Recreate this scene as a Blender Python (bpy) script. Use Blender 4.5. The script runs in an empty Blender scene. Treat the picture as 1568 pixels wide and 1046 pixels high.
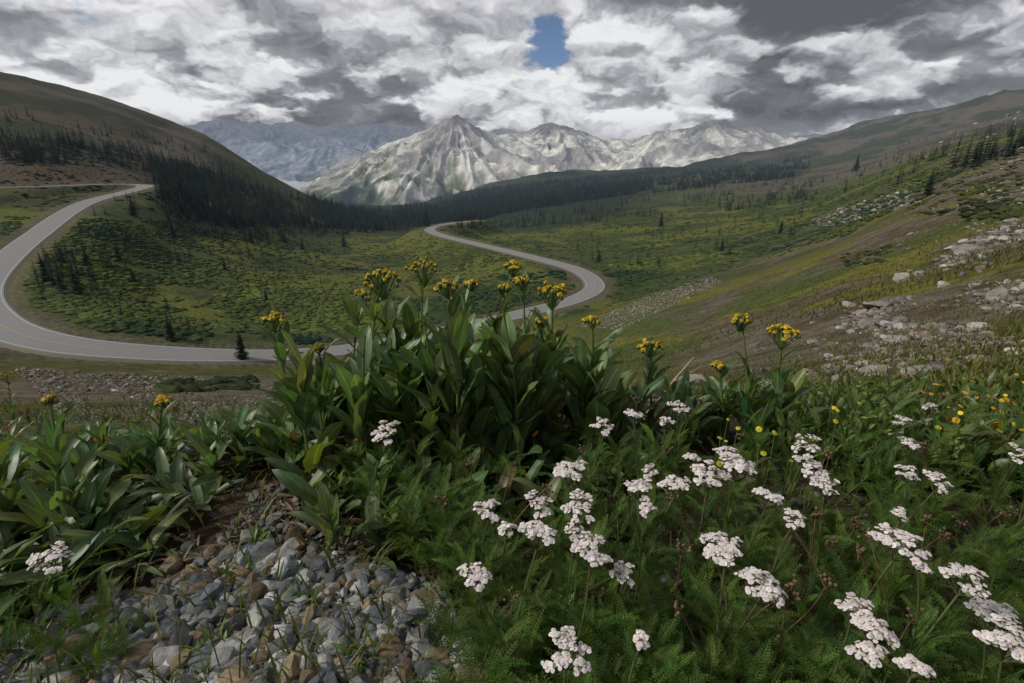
import bpy, math, numpy as np
from math import radians
rng=np.random.default_rng(7)
S=math.sin(radians(19)); C=math.cos(radians(19))
scene=bpy.context.scene
# ------------------------------------------------------------ noise
def hsh(ix,iy,seed):
    h=(ix.astype(np.int64)*374761393+iy.astype(np.int64)*668265263+seed*974711)&0xffffffff
    h=((h^(h>>13))*1274126177)&0xffffffff
    h=h^(h>>16)
    return (h&0xffff)/65535.0
def vn(x,y,seed=0):
    x=np.asarray(x,float);y=np.asarray(y,float)
    ix=np.floor(x);iy=np.floor(y);fx=x-ix;fy=y-iy
    fx=fx*fx*fx*(fx*(fx*6-15)+10);fy=fy*fy*fy*(fy*(fy*6-15)+10)
    a=hsh(ix,iy,seed);b=hsh(ix+1,iy,seed);c=hsh(ix,iy+1,seed);d=hsh(ix+1,iy+1,seed)
    return (a*(1-fx)+b*fx)*(1-fy)+(c*(1-fx)+d*fx)*fy
def fbm(x,y,o=4,seed=0,g=.5):
    s=0;a=1;t=0
    for i in range(o):
        s=s+a*vn(x,y,seed+i*17);t+=a;a*=g
        x,y=(x*1.6-y*1.2)+13.7,(x*1.2+y*1.6)+5.3
    return s/t
def ridged(x,y,o=5,seed=0,g=.5):
    s=0;a=1;t=0
    for i in range(o):
        n=1-np.abs(2*vn(x,y,seed+i*17)-1);s=s+a*n*n;t+=a;a*=g
        x,y=(x*1.6-y*1.2)+13.7,(x*1.2+y*1.6)+5.3
    return s/t
def sst(a,b,x):
    t=np.clip((x-a)/(b-a),0,1);return t*t*(3-2*t)
def mixc(a,b,m):
    m=np.asarray(m)[...,None];return a*(1-m)+np.asarray(b)*m
# ------------------------------------------------------------ mesh builder
class MB:
    def __init__(s): s.V=[];s.F=[];s.M=[];s.C=[];s.L=[];s.n=0
    def add(s,V,F,col,luv=None,mi=0):
        V=np.asarray(V,float).reshape(-1,3);n=len(V)
        col=np.asarray(col,float)
        if col.ndim==1: col=np.tile(col,(n,1))
        if luv is None: luv=np.zeros((n,3))
        Fs=F if isinstance(F,list) else [F]
        for f in Fs:
            f=np.asarray(f,np.int64);s.F.append(f+s.n);s.M.append(np.full(len(f),mi))
        s.V.append(V);s.C.append(col.reshape(-1,3));s.L.append(np.asarray(luv,float).reshape(-1,3));s.n+=n
    def finish(s,name,mats,smooth=True,parent=None):
        V=np.concatenate(s.V);Cc=np.concatenate(s.C);L=np.concatenate(s.L)
        me=bpy.data.meshes.new(name)
        me.vertices.add(len(V));me.vertices.foreach_set('co',V.astype(np.float32).ravel())
        loops=np.concatenate([f.ravel() for f in s.F]);tot=np.concatenate([np.full(len(f),f.shape[1]) for f in s.F])
        st=np.concatenate([[0],np.cumsum(tot)[:-1]])
        me.loops.add(len(loops));me.loops.foreach_set('vertex_index',loops.astype(np.int32))
        me.polygons.add(len(tot));me.polygons.foreach_set('loop_start',st.astype(np.int32))
        for m in mats: me.materials.append(m)
        me.polygons.foreach_set('material_index',np.concatenate(s.M).astype(np.int32))
        me.polygons.foreach_set('use_smooth',np.full(len(tot),smooth))
        me.update(calc_edges=True)
        a=me.attributes.new('Col','FLOAT_COLOR','POINT')
        a.data.foreach_set('color',np.concatenate([Cc,np.ones((len(Cc),1))],1).astype(np.float32).ravel())
        a=me.attributes.new('luv','FLOAT_VECTOR','POINT');a.data.foreach_set('vector',L.astype(np.float32).ravel())
        ob=bpy.data.objects.new(name,me);scene.collection.objects.link(ob)
        if parent: ob.parent=parent
        return ob
def empty(name,loc=(0,0,0)):
    e=bpy.data.objects.new(name,None);e.location=loc;e.empty_display_size=.1;scene.collection.objects.link(e);return e
def inst(tV,tF,R,T):
    V=np.einsum('nij,kj->nki',R,tV)+T[:,None,:];n=len(T);K=len(tV)
    Fs=[ (f[None]+(np.arange(n)*K)[:,None,None]).reshape(-1,f.shape[1]) for f in (tF if isinstance(tF,list) else [tF])]
    return V.reshape(-1,3),Fs
def rotz(a):
    R=np.zeros((len(a),3,3));R[:,0,0]=np.cos(a);R[:,0,1]=-np.sin(a);R[:,1,0]=np.sin(a);R[:,1,1]=np.cos(a);R[:,2,2]=1;return R
# ------------------------------------------------------------ materials
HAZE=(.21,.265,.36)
def mat(name,rough=.8,nscale=5,ndetail=6,namp=.5,bump=0,bscale=None,trans=0,spec=.3,leaf=False,haze=0,bdist=.02):
    m=bpy.data.materials.new(name);m.use_nodes=True;nt=m.node_tree;N=nt.nodes;Lk=nt.links
    for n in list(N): N.remove(n)
    out=N.new('ShaderNodeOutputMaterial');b=N.new('ShaderNodeBsdfPrincipled')
    at=N.new('ShaderNodeAttribute');at.attribute_name='Col'
    geo=N.new('ShaderNodeNewGeometry')
    nz=N.new('ShaderNodeTexNoise');nz.inputs['Scale'].default_value=nscale;nz.inputs['Detail'].default_value=ndetail;nz.inputs['Roughness'].default_value=.65
    Lk.new(geo.outputs['Position'],nz.inputs['Vector'])
    mr=N.new('ShaderNodeMapRange');mr.inputs['From Min'].default_value=.3;mr.inputs['From Max'].default_value=.7
    mr.inputs['To Min'].default_value=1-namp;mr.inputs['To Max'].default_value=1+namp
    Lk.new(nz.outputs['Fac'],mr.inputs['Value'])
    vm=N.new('ShaderNodeVectorMath');vm.operation='SCALE';Lk.new(at.outputs['Color'],vm.inputs[0]);Lk.new(mr.outputs[0],vm.inputs['Scale'])
    colout=vm.outputs[0]
    if leaf:
        la=N.new('ShaderNodeAttribute');la.attribute_name='luv';sx=N.new('ShaderNodeSeparateXYZ');Lk.new(la.outputs['Vector'],sx.inputs[0])
        ab=N.new('ShaderNodeMath');ab.operation='ABSOLUTE';Lk.new(sx.outputs[0],ab.inputs[0])
        rb=N.new('ShaderNodeMapRange');rb.inputs['From Min'].default_value=.03;rb.inputs['From Max'].default_value=.12;rb.inputs['To Min'].default_value=1.9;rb.inputs['To Max'].default_value=1
        Lk.new(ab.outputs[0],rb.inputs['Value'])
        ma=N.new('ShaderNodeMath');ma.operation='MULTIPLY';ma.inputs[1].default_value=.35;Lk.new(ab.outputs[0],ma.inputs[0])
        sb=N.new('ShaderNodeMath');sb.operation='SUBTRACT';Lk.new(sx.outputs[1],sb.inputs[0]);Lk.new(ma.outputs[0],sb.inputs[1])
        mu=N.new('ShaderNodeMath');mu.operation='MULTIPLY';mu.inputs[1].default_value=75;Lk.new(sb.outputs[0],mu.inputs[0])
        si=N.new('ShaderNodeMath');si.operation='SINE';Lk.new(mu.outputs[0],si.inputs[0])
        v2=N.new('ShaderNodeMapRange');v2.inputs['From Min'].default_value=.7;v2.inputs['From Max'].default_value=1;v2.inputs['To Min'].default_value=1;v2.inputs['To Max'].default_value=1.22
        Lk.new(si.outputs[0],v2.inputs['Value'])
        mm=N.new('ShaderNodeMath');mm.operation='MULTIPLY';Lk.new(rb.outputs[0],mm.inputs[0]);Lk.new(v2.outputs[0],mm.inputs[1])
        vs=N.new('ShaderNodeVectorMath');vs.operation='SCALE';Lk.new(colout,vs.inputs[0]);Lk.new(mm.outputs[0],vs.inputs['Scale']);colout=vs.outputs[0]
    Lk.new(colout,b.inputs['Base Color']);b.inputs['Roughness'].default_value=rough
    b.inputs['Specular IOR Level'].default_value=spec
    if bump:
        bn=N.new('ShaderNodeTexNoise');bn.inputs['Scale'].default_value=bscale or nscale*2;bn.inputs['Detail'].default_value=min(ndetail,6);bn.inputs['Roughness'].default_value=.65
        Lk.new(geo.outputs['Position'],bn.inputs['Vector'])
        bp=N.new('ShaderNodeBump');bp.inputs['Strength'].default_value=bump;bp.inputs['Distance'].default_value=bdist
        Lk.new(bn.outputs['Fac'],bp.inputs['Height']);Lk.new(bp.outputs[0],b.inputs['Normal'])
    sh=b.outputs[0]
    if trans:
        t=N.new('ShaderNodeBsdfTranslucent');ts=N.new('ShaderNodeVectorMath');ts.operation='MULTIPLY';ts.inputs[1].default_value=(1.5,1.5,.6)
        Lk.new(colout,ts.inputs[0]);Lk.new(ts.outputs[0],t.inputs['Color'])
        mx=N.new('ShaderNodeMixShader');mx.inputs[0].default_value=trans;Lk.new(sh,mx.inputs[1]);Lk.new(t.outputs[0],mx.inputs[2]);sh=mx.outputs[0]
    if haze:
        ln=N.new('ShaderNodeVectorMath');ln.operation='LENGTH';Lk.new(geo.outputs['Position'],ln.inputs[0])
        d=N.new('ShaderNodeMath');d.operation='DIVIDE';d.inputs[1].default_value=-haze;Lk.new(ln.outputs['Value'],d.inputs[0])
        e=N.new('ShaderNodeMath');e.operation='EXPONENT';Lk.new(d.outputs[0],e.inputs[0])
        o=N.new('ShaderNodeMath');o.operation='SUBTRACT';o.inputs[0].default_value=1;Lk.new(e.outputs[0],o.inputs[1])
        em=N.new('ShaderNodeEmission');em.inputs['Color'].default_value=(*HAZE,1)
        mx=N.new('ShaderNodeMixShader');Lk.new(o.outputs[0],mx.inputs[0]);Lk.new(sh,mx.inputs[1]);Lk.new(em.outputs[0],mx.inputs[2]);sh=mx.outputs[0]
    Lk.new(sh,out.inputs['Surface'])
    try: m.cycles.emission_sampling='NONE'
    except Exception: pass
    return m
HZ=12000
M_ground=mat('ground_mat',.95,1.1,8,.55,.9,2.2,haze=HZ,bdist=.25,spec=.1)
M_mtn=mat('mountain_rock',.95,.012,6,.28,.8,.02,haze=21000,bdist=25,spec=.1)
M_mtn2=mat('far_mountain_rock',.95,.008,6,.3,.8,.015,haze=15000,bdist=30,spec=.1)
M_road=mat('asphalt',.85,3,5,.1)
M_paint=mat('road_paint',.7,3,3,.15)
M_stone=mat('stone',.8,60,6,.5,.6,150,bdist=.003,spec=.35)
M_rock=mat('hill_rock',.9,4,6,.4,.8,8,bdist=.06,spec=.2)
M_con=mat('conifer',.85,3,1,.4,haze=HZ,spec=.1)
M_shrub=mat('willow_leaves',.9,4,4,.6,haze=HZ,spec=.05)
M_leaf=mat('broad_leaf',.42,14,4,.25,trans=.3,spec=.4,leaf=True)
M_fern=mat('feather_leaf',.6,20,1,.25,trans=.3,spec=.25)
M_stem=mat('stem',.6,30,2,.2,spec=.3)
M_pet=mat('petal',.6,80,1,.1,trans=.2,spec=.2)
M_wood=mat('dead_wood',.85,60,4,.3)
# ------------------------------------------------------------ terrain table
AZ=np.arange(-60,61,10.)
rn=[.25,.6,1.0,1.6,2.4,4.0]
zn=[[-.78]*13,[-.80]*13,[-.84]*13,
    [-.89,-.89,-.90,-.90,-.90,-.90,-.90,-.90,-.89,-.88,-.86,-.84,-.80],
    [-1.02,-1.06,-1.10,-1.12,-1.12,-1.10,-1.10,-1.10,-1.08,-1.05,-1.00,-.94,-.85],
    [-1.4,-1.55,-1.75,-1.9,-1.98,-2.02,-2.0,-2.0,-1.9,-1.72,-1.45,-1.2,-.9]]
rf=[8,16,35,70,105,150,200,260,340,500,700,1000,1600,3000,6000]
pyt={-60:[640,615,590,560,490,430,370,310,260,145,45,80,200,260,335],
-50:[632,610,585,552,505,450,385,330,280,162,76,105,215,270,335],
-40:[625,605,580,556,532,470,395,325,282,192,120,150,230,280,335],
-30:[620,600,577,562,542,470,415,365,325,255,196,215,270,300,335],
-20:[618,600,577,560,538,475,435,410,380,340,306,305,320,330,338],
-10:[614,598,585,557,520,470,440,415,385,358,338,325,318,320,338],
0:[610,595,581,551,508,462,430,405,380,350,330,312,290,282,335],
10:[603,588,560,523,488,455,430,402,375,340,318,300,280,268,335],
20:[590,565,530,485,458,435,412,385,360,328,305,288,268,256,335],
30:[575,530,475,425,403,385,368,350,332,305,285,266,250,212,330],
40:[545,480,415,350,314,285,264,247,230,216,206,198,192,170,320],
50:[520,430,340,280,248,225,208,195,183,170,158,152,150,136,310],
60:[490,400,300,240,205,185,168,160,150,135,125,120,116,116,300]}
RT=np.array(rn+rf);T=np.zeros((13,len(RT)))
for i,a in enumerate(AZ):
    for j in range(6): T[i,j]=zn[j][i]/rn[j]
    for j,py in enumerate(pyt[int(a)]):
        v=523-py;T[i,6+j]=(v*C-784*S)/((784*C+v*S)/math.cos(radians(a)))
LR=np.log(RT)
def hermite(xk,yk,x):
    d=np.diff(yk)/np.diff(xk);m=np.zeros_like(yk);m[0]=d[0];m[-1]=d[-1]
    h=np.diff(xk)
    m[1:-1]=(d[:-1]*h[1:]+d[1:]*h[:-1])/(h[1:]+h[:-1])
    i=np.clip(np.searchsorted(xk,x)-1,0,len(xk)-2);H=h[i];t=(x-xk[i])/H
    return (2*t**3-3*t**2+1)*yk[i]+(t**3-2*t**2+t)*H*m[i]+(-2*t**3+3*t**2)*yk[i+1]+(t**3-t**2)*H*m[i+1]
rr=np.exp(np.arange(math.log(.25),math.log(6000)+.005,.01));lrr=np.log(rr);NR=len(rr)
Tr=np.array([hermite(LR,T[i],lrr) for i in range(13)])
azd=np.arange(-70,70.01,.25);ND=len(azd)
azc=np.clip(azd,-60,60)
Td=np.array([hermite(AZ,Tr[:,j],azc) for j in range(NR)]).T
Zg=Td*rr[None]
AG,RG=np.meshgrid(np.radians(azd),rr,indexing='ij')
XG=RG*np.sin(AG);YG=RG*np.cos(AG)
def relief(X,Y,R,A):
    z=.03*(fbm(X/.35,Y/.35,4,3)-.5)*sst(.3,.8,R)*(1-sst(6,12,R))
    z=z+.9*(fbm(X/7,Y/7,5,5)-.5)*sst(8,25,R)
    z=z+6*(fbm(X/60,Y/60,4,9)-.5)*sst(60,300,R)
    z=z+34*(fbm(X/330,Y/330,6,11)-.5)*sst(350,900,R)
    z=z+60*(ridged(X/800,Y/800,6,15)-.4)*sst(900,2200,R)
    z=z+75*(ridged(X/420,Y/420,6,19)-.4)*sst(1200,2600,R)*sst(12,26,A)
    return z
Zg=Zg+relief(XG,YG,RG,np.degrees(AG))
# ------------------------------------------------------------ road path
RP=[(-330,300,270),(-200,292,290),(-60,289,312),(0,287,322),(110,284,337),(180,281,347),(222,284,342),(205,291,318),(130,311,275),(60,356,220),(0,407,182),(-30,452,152),(0,497,124),(80,522,109),(200,537,101),(350,543,97),(490,540,100),(620,520,113),(720,498,130),(820,475,150),(885,457,167),(912,438,184),(890,415,205),(840,400,230),(780,385,262),(720,371,305),(675,360,345),(658,352,378),(668,346,405),(690,342,430),(730,338,470)]
def ray(px,py):
    x=px-784.;v=523.-py;return x,784*C+v*S,v*C-784*S
def pos(px,py,r):
    x,f,u=ray(px,py);h=np.hypot(x,f);return np.array([x/h*r,f/h*r,u/h*r])
P=np.array([pos(*p) for p in RP])
def catmull(P,step):
    out=[]
    for i in range(len(P)-1):
        p0=P[max(i-1,0)];p1=P[i];p2=P[i+1];p3=P[min(i+2,len(P)-1)]
        n=max(2,int(np.linalg.norm(p2-p1)/step))
        for k in range(n):
            t=k/n;out.append(.5*((2*p1)+(-p0+p2)*t+(2*p0-5*p1+4*p2-p3)*t*t+(-p0+3*p1-3*p2+p3)*t**3))
    out.append(P[-1]);return np.array(out)
rp=catmull(P,1.5)
def smooth(a,k):
    ker=np.hanning(k+2)[1:-1];ker/=ker.sum();b=np.pad(a,((k//2,k//2),(0,0)),mode='edge')
    return np.array([np.convolve(b[:,i],ker,'valid') for i in range(a.shape[1])]).T
rps=smooth(rp,9);rps[:,2]=smooth(rp[:,2:],31)[:,0];rp=rps
def roaddist(x,y):
    x=np.ravel(x);y=np.ravel(y);D=np.empty(len(x));I=np.empty(len(x),int)
    for s in range(0,len(x),20000):
        d=(x[s:s+20000,None]-rp[None,:,0])**2+(y[s:s+20000,None]-rp[None,:,1])**2
        I[s:s+20000]=d.argmin(1);D[s:s+20000]=np.sqrt(d.min(1))
    return D,I
j0=np.searchsorted(rr,70);j1=np.searchsorted(rr,620)
RD=np.full(XG.shape,999.)
d,i=roaddist(XG[:,j0:j1],YG[:,j0:j1]);sh=XG[:,j0:j1].shape
d=d.reshape(sh);zr=rp[i,2].reshape(sh);RD[:,j0:j1]=d
w=1-sst(8,34,d);zz=Zg[:,j0:j1]
Zg[:,j0:j1]=zz*(1-w)+(zr-.12-.3*(1-sst(3.6,5.2,d)))*w
def Hs(x,y):
    a=np.degrees(np.arctan2(x,y));l=np.log(np.hypot(x,y))
    fa=np.clip((a+70)/.25,0,ND-1.001);fl=np.clip((l-lrr[0])/.01,0,NR-1.001)
    i=fa.astype(int);j=fl.astype(int);u=fa-i;v=fl-j
    return (Zg[i,j]*(1-u)+Zg[i+1,j]*u)*(1-v)+(Zg[i,j+1]*(1-u)+Zg[i+1,j+1]*u)*v
def cast(px,py,rmin=.3,h=0.):
    px=np.atleast_1d(np.asarray(px,float));py=np.atleast_1d(np.asarray(py,float));h=np.broadcast_to(h,px.shape)
    out=np.full((len(px),3),np.nan);J=np.searchsorted(rr,rmin)
    for s in range(0,len(px),3000):
        x,f,u=ray(px[s:s+3000],py[s:s+3000]);az=np.degrees(np.arctan2(x,f));te=u/np.hypot(x,f)
        fa=np.clip((az+70)/.25,0,ND-1.001);i=fa.astype(int);q=(fa-i)[:,None]
        Z=Zg[i,J:]*(1-q)+Zg[i+1,J:]*q+h[s:s+3000,None]
        D=te[:,None]*rr[None,J:]-Z
        ok=(D[:,0]>0)&(D<=0).any(1);k=np.argmax(D<=0,1);k=np.clip(k,1,None);n=np.arange(len(k))
        t=D[n,k-1]/(D[n,k-1]-D[n,k]+1e-12);R=rr[J+k-1]*(1-t)+rr[J+k]*t
        a=np.radians(az);res=np.stack([R*np.sin(a),R*np.cos(a),te*R],1);res[~ok]=np.nan;out[s:s+3000]=res
    return out
azb=np.arange(75,286,5.)
cols=[];X2=[];Y2=[]
for a in azb:
    if a<=180: e=Zg[-1];w=sst(70,180,a)
    else: e=Zg[0];w=1-sst(180,290,a)
    cols.append(e*(1-w)-.85*w);X2.append(rr*math.sin(radians(a)));Y2.append(rr*math.cos(radians(a)))
ZA=np.concatenate([Zg,cols]);XA=np.concatenate([XG,X2]);YA=np.concatenate([YG,Y2]);RDa=np.concatenate([RD,np.full((len(azb),NR),999.)])
NA=len(ZA);RA=np.hypot(XA,YA);AA=np.degrees(np.arctan2(XA,YA))
n25=fbm(XA/30,YA/30,4,21);n4=fbm(XA/3.5,YA/3.5,3,22);n100=fbm(XA/160,YA/160,4,23);nst=fbm(XA/22,YA/5,4,24)
c=np.zeros(XA.shape+(3,))+np.array([.046,.062,.016])
c=mixc(c,(.026,.036,.013),sst(.5,.7,n4)*.7)
c=mixc(c,(.115,.12,.020),sst(.50,.62,n25)*.75)
c=mixc(c,(.10,.09,.03),sst(.56,.64,nst)*.4)
my=sst(4,11,AA)*sst(7,14,RA)*(1-sst(90,150,RA))*(1-sst(36,46,AA)*.3)
c=mixc(c,mixc(np.zeros_like(c)+np.array([.13,.12,.024]),(.062,.078,.020),sst(.42,.56,n25*.6+n4*.4)),my)
mr=sst(15,28,AA+14*(n100-.5)+10*(n25-.5))*sst(3.5,6,RA)*(1-sst(150,400,RA))
c=mixc(c,mixc(np.zeros_like(c)+np.array([.078,.056,.038]),(.12,.10,.078),sst(.45,.6,n4)),mr*.9*sst(.46,.60,fbm(XA/9,YA/9,4,31)+.09*sst(28,42,AA)))
ml=(1-sst(2,12,AA))*sst(3.5,6,RA)*(1-sst(60,90,RA))
c=mixc(c,mixc(np.zeros_like(c)+np.array([.12,.096,.068]),(.07,.07,.02),sst(.45,.58,n4+.3*sst(20,60,RA)-.05)),ml)
mh=(1-sst(-33,-22,AA))*sst(250,340,RA)
c=mixc(c,mixc(np.zeros_like(c)+np.array([.040,.043,.021]),(.085,.068,.044),sst(.46,.58,n25*.5+n100*.5)),mh)
c=mixc(c,(.145,.125,.10),mh*sst(.48,.60,fbm(XA/45,YA/90,5,37))*sst(-42,-26,AA)*.8)
mb=(1-sst(-36,-32,AA))*sst(325,345,RA)*(1-sst(385,450,RA));c=mixc(c,(.095,.07,.047),mb*.85)
mf=sst(600,1000,RA)*(1-mh);c=mixc(c,mixc(np.zeros_like(c)+np.array([.020,.028,.014]),(.055,.062,.026),sst(.5,.62,n100)),mf)
mg=mf*sst(14,32,AA);c=mixc(c,mixc(np.zeros_like(c)+np.array([.048,.053,.025]),(.11,.088,.068),sst(.44,.56,n100*.6+n25*.4)),mg*.85)
c=mixc(c,(.013,.020,.011),sst(430,560,RA)*(1-sst(1500,2500,RA))*sst(-24,-18,AA)*(1-sst(10,18,AA))*.8)
c=mixc(c,(.11,.092,.065),(1-sst(4.5,10,RDa+5*(n4-.5)))*.7)
mn=1-sst(3,5,RA);c=mixc(c,mixc(np.zeros_like(c)+np.array([.036,.025,.017]),(.065,.046,.031),sst(.4,.6,fbm(XA/.2,YA/.2,3,41))),mn)
mb_=MB();I=np.arange(NA)[:,None]*NR+np.arange(NR-1)[None];I2=((np.arange(NA)+1)%NA)[:,None]*NR+np.arange(NR-1)[None]
F=np.stack([I,I+1,I2+1,I2],-1).reshape(-1,4)[:,::-1]
mb_.add(np.stack([XA,YA,ZA],-1),F,c.reshape(-1,3))
cap=np.arange(NA)*NR
mb_.F.append(cap[None,:]);mb_.M.append(np.zeros(1))
ground=mb_.finish('ground',[M_ground])
# ------------------------------------------------------------ mountains
def peaks_mesh(name,pk,r0,r1,az0,az1,floor,seed,tint,da=.1,amp=1.,matl=None,gl=1.):
    r=np.exp(np.arange(math.log(r0),math.log(r1),.0035));a=np.radians(np.arange(az0,az1,da))
    A,R=np.meshgrid(a,r,indexing='ij');X=R*np.sin(A);Y=R*np.cos(A)
    wx=X+420*(fbm(X/1300,Y/1300,4,seed)-.5)+70*(fbm(X/260,Y/260,3,seed+2)-.5);wy=Y+420*(fbm(X/1300,Y/1300,4,seed+5)-.5)+70*(fbm(X/260,Y/260,3,seed+6)-.5)
    Z=np.full(X.shape,float(floor));G=np.zeros(X.shape)
    for k,(px,py,rd,sl) in enumerate(pk):
        p=pos(px,py,rd);dx=wx-p[0];dy=wy-p[1];D=np.hypot(dx,dy);th=np.arctan2(dy,dx)
        rg=.65*ridged((th*2.0+k*7),D/3200+k,2,seed+k)+.35*ridged((th*6+k*3),D/2200+k,2,seed+k+50)
        zz=p[2]-sl*D*(1.26-.58*rg);q=zz>Z;Z=np.where(q,zz,Z);G=np.where(q,rg,G)
    hf=np.clip((Z-floor)/900,0,1)
    Z=Z+amp*(125*(ridged(X/700,Y/700,6,seed+3,.52)-.42)*np.clip(hf*1.6,0,1)+24*(fbm(X/120,Y/120,4,seed+8)-.5)*hf)+60*(fbm(X/500,Y/500,4,seed+31)-.5)
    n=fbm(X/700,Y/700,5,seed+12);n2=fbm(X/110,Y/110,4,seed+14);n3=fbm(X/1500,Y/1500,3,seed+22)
    c=np.zeros(X.shape+(3,))+np.array(tint)
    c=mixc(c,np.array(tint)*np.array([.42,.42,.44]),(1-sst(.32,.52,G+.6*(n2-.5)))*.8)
    c=mixc(c,np.array(tint)*np.array([1.38,1.40,1.45]),sst(.53,.66,n2*.6+n*.4+.2*(G-.4))*.9)  # pale scree, with sunlit patches painted in as brighter colour
    c=mixc(c,np.array(tint)*np.array([.36,.355,.37]),sst(.52,.60,n3*.5+n*.5)*.75)  # broad cloud shadows painted into the vertex colour
    c=mixc(c,(.17,.15,.13),sst(.80,.97,(Z-floor)/1150+.12*(n2-.5))*.85)  # cloud shade on the highest tops, painted as dark grey-brown
    g=1-sst(.26*gl,.66*gl,hf+.8*(n2-.5)+.6*(n-.5)+.3*(G-.4));c=mixc(c,(.12,.135,.05),g*.9)
    g=1-sst(.12*gl,.32*gl,hf+.5*(n-.5)+.4*(n2-.5));c=mixc(c,(.026,.038,.022),g)
    m=MB();nr=len(r);na=len(a);I=np.arange(na-1)[:,None]*nr+np.arange(nr-1)[None]
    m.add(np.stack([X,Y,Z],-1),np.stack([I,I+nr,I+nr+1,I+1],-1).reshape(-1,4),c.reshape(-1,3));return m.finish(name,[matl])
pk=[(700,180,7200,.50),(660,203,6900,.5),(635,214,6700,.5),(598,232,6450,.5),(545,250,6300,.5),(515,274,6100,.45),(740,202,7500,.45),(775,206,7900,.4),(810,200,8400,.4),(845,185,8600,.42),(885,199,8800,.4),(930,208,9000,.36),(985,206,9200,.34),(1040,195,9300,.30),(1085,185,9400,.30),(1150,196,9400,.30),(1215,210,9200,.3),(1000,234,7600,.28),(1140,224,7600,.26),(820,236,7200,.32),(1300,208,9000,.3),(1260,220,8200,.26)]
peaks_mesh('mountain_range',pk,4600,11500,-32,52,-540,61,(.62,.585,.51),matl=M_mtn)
pk=[(120,190,12500,.3),(220,196,12400,.3),(290,188,12300,.33),(345,180,12300,.33),(400,186,12400,.3),(450,184,12600,.3),(520,190,12800,.3),(580,187,13000,.3),(640,193,13000,.3),(760,205,13500,.3),(420,228,10500,.27),(350,222,10800,.27),(520,220,10300,.25),(450,255,9400,.2),(500,250,9300,.2),(400,258,9300,.2),(1250,202,13000,.28),(1400,190,13000,.3)]
peaks_mesh('distant_mountain_range',pk,8200,15500,-52,50,-560,91,(.27,.28,.29),amp=.9,matl=M_mtn2,gl=.8)  # dark bluish tint stands in for this range lying in shadow
# ------------------------------------------------------------ road
def ribbon(a,b,dz,za=0,zb=0):
    p=rp;t=np.gradient(p[:,:2],axis=0);t/=np.linalg.norm(t,axis=1)[:,None];nn=np.stack([t[:,1],-t[:,0]],1)
    A=np.c_[p[:,:2]+nn*a,p[:,2]+dz+za];B=np.c_[p[:,:2]+nn*b,p[:,2]+dz+zb];n=len(p)
    V=np.empty((2*n,3));V[0::2]=A;V[1::2]=B;k=np.arange(n-1)*2
    return V,np.stack([k,k+1,k+3,k+2],1)
road=empty('road')
m=MB();V,F=ribbon(-3.5,3.5,.0);m.add(V,F,(.205,.203,.20))
for s in(-1,1):
    V,F=ribbon(s*3.5,s*4.4,0,0,-.45);m.add(V,F,(.14,.12,.09))
m.finish('asphalt_surface',[M_road],parent=road)
m=MB()
for s in(-1,1):
    V,F=ribbon(s*3.05,s*3.15,.012);m.add(V,F,(.5,.5,.48))
V,F=ribbon(-.14,-.05,.012);m.add(V,F,(.36,.28,.1));V,F=ribbon(.05,.14,.012);m.add(V,F,(.36,.28,.1))
m.finish('painted_lines',[M_paint],parent=road)
# ------------------------------------------------------------ rocks/stones
def ico(sub):
    import bmesh
    bm=bmesh.new();bmesh.ops.create_icosphere(bm,subdivisions=sub,radius=1);bm.verts.ensure_lookup_table()
    V=np.array([v.co[:] for v in bm.verts]);F=np.array([[v.index for v in f.verts] for f in bm.faces]);bm.free();return V,F
iV,iF=ico(2);iV3,iF3=ico(3)
def stone_t(k,hi=False):
    V=(iV3 if hi else iV).copy();r=np.random.default_rng(100+k)
    for _ in range(9):
        n=r.normal(size=3);n/=np.linalg.norm(n);d=r.uniform(.45,.85);q=V@n-d;V-=np.where(q>0,q,0)[:,None]*n
    V*=r.uniform([.8,.6,.4],[1.2,.95,.75]);return V
stones=[stone_t(k) for k in range(10)]
spal=np.array([[.15,.16,.165],[.085,.095,.105],[.25,.245,.23],[.19,.14,.085],[.36,.355,.34],[.11,.08,.05],[.065,.07,.08],[.17,.165,.14],[.12,.13,.125]])
def scatter_stones(m,Pp,size,pal,sink=.25,dark=1.):
    n=len(Pp);which=rng.integers(0,len(stones),n)
    for k in range(len(stones)):
        q=which==k
        if not q.any(): continue
        s=size[q];R=rotz(rng.uniform(0,6.28,q.sum()))
        tl=rng.normal(0,.35,(q.sum(),2));Rx=np.tile(np.eye(3),(q.sum(),1,1));Rx[:,1,1]=np.cos(tl[:,0]);Rx[:,1,2]=-np.sin(tl[:,0]);Rx[:,2,1]=np.sin(tl[:,0]);Rx[:,2,2]=np.cos(tl[:,0])
        R=np.einsum('nij,njk->nik',R,Rx)*s[:,None,None]
        V,F=inst(stones[k],iF,R,Pp[q]+np.c_[np.zeros((q.sum(),2)),s*sink])
        cc=pal[rng.integers(0,len(pal),q.sum())]*rng.uniform(.6,1.3,(q.sum(),1))*dark
        m.add(V,F,np.repeat(cc,len(iV),0))
def inpoly(x,y,poly):
    r=np.zeros(len(x),bool);n=len(poly)
    for i in range(n):
        x1,y1=poly[i];x2,y2=poly[(i+1)%n]
        q=((y1>y)!=(y2>y))&(x<(x2-x1)*(y-y1)/(y2-y1+1e-9)+x1);r^=q
    return r
def polysample(poly,n,rmin,h=0.):
    poly=np.array(poly,float);o=[]
    lo=poly.min(0);hi=poly.max(0);k=0
    while k<n:
        p=rng.uniform(lo,hi,(n*2,2));p=p[inpoly(p[:,0],p[:,1],poly)];o.append(p);k+=len(p)
    p=np.concatenate(o)[:n];r=cast(p[:,0],p[:,1],rmin,h);q=~np.isnan(r[:,0]);return r[q],p[q]
m=MB()
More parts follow.
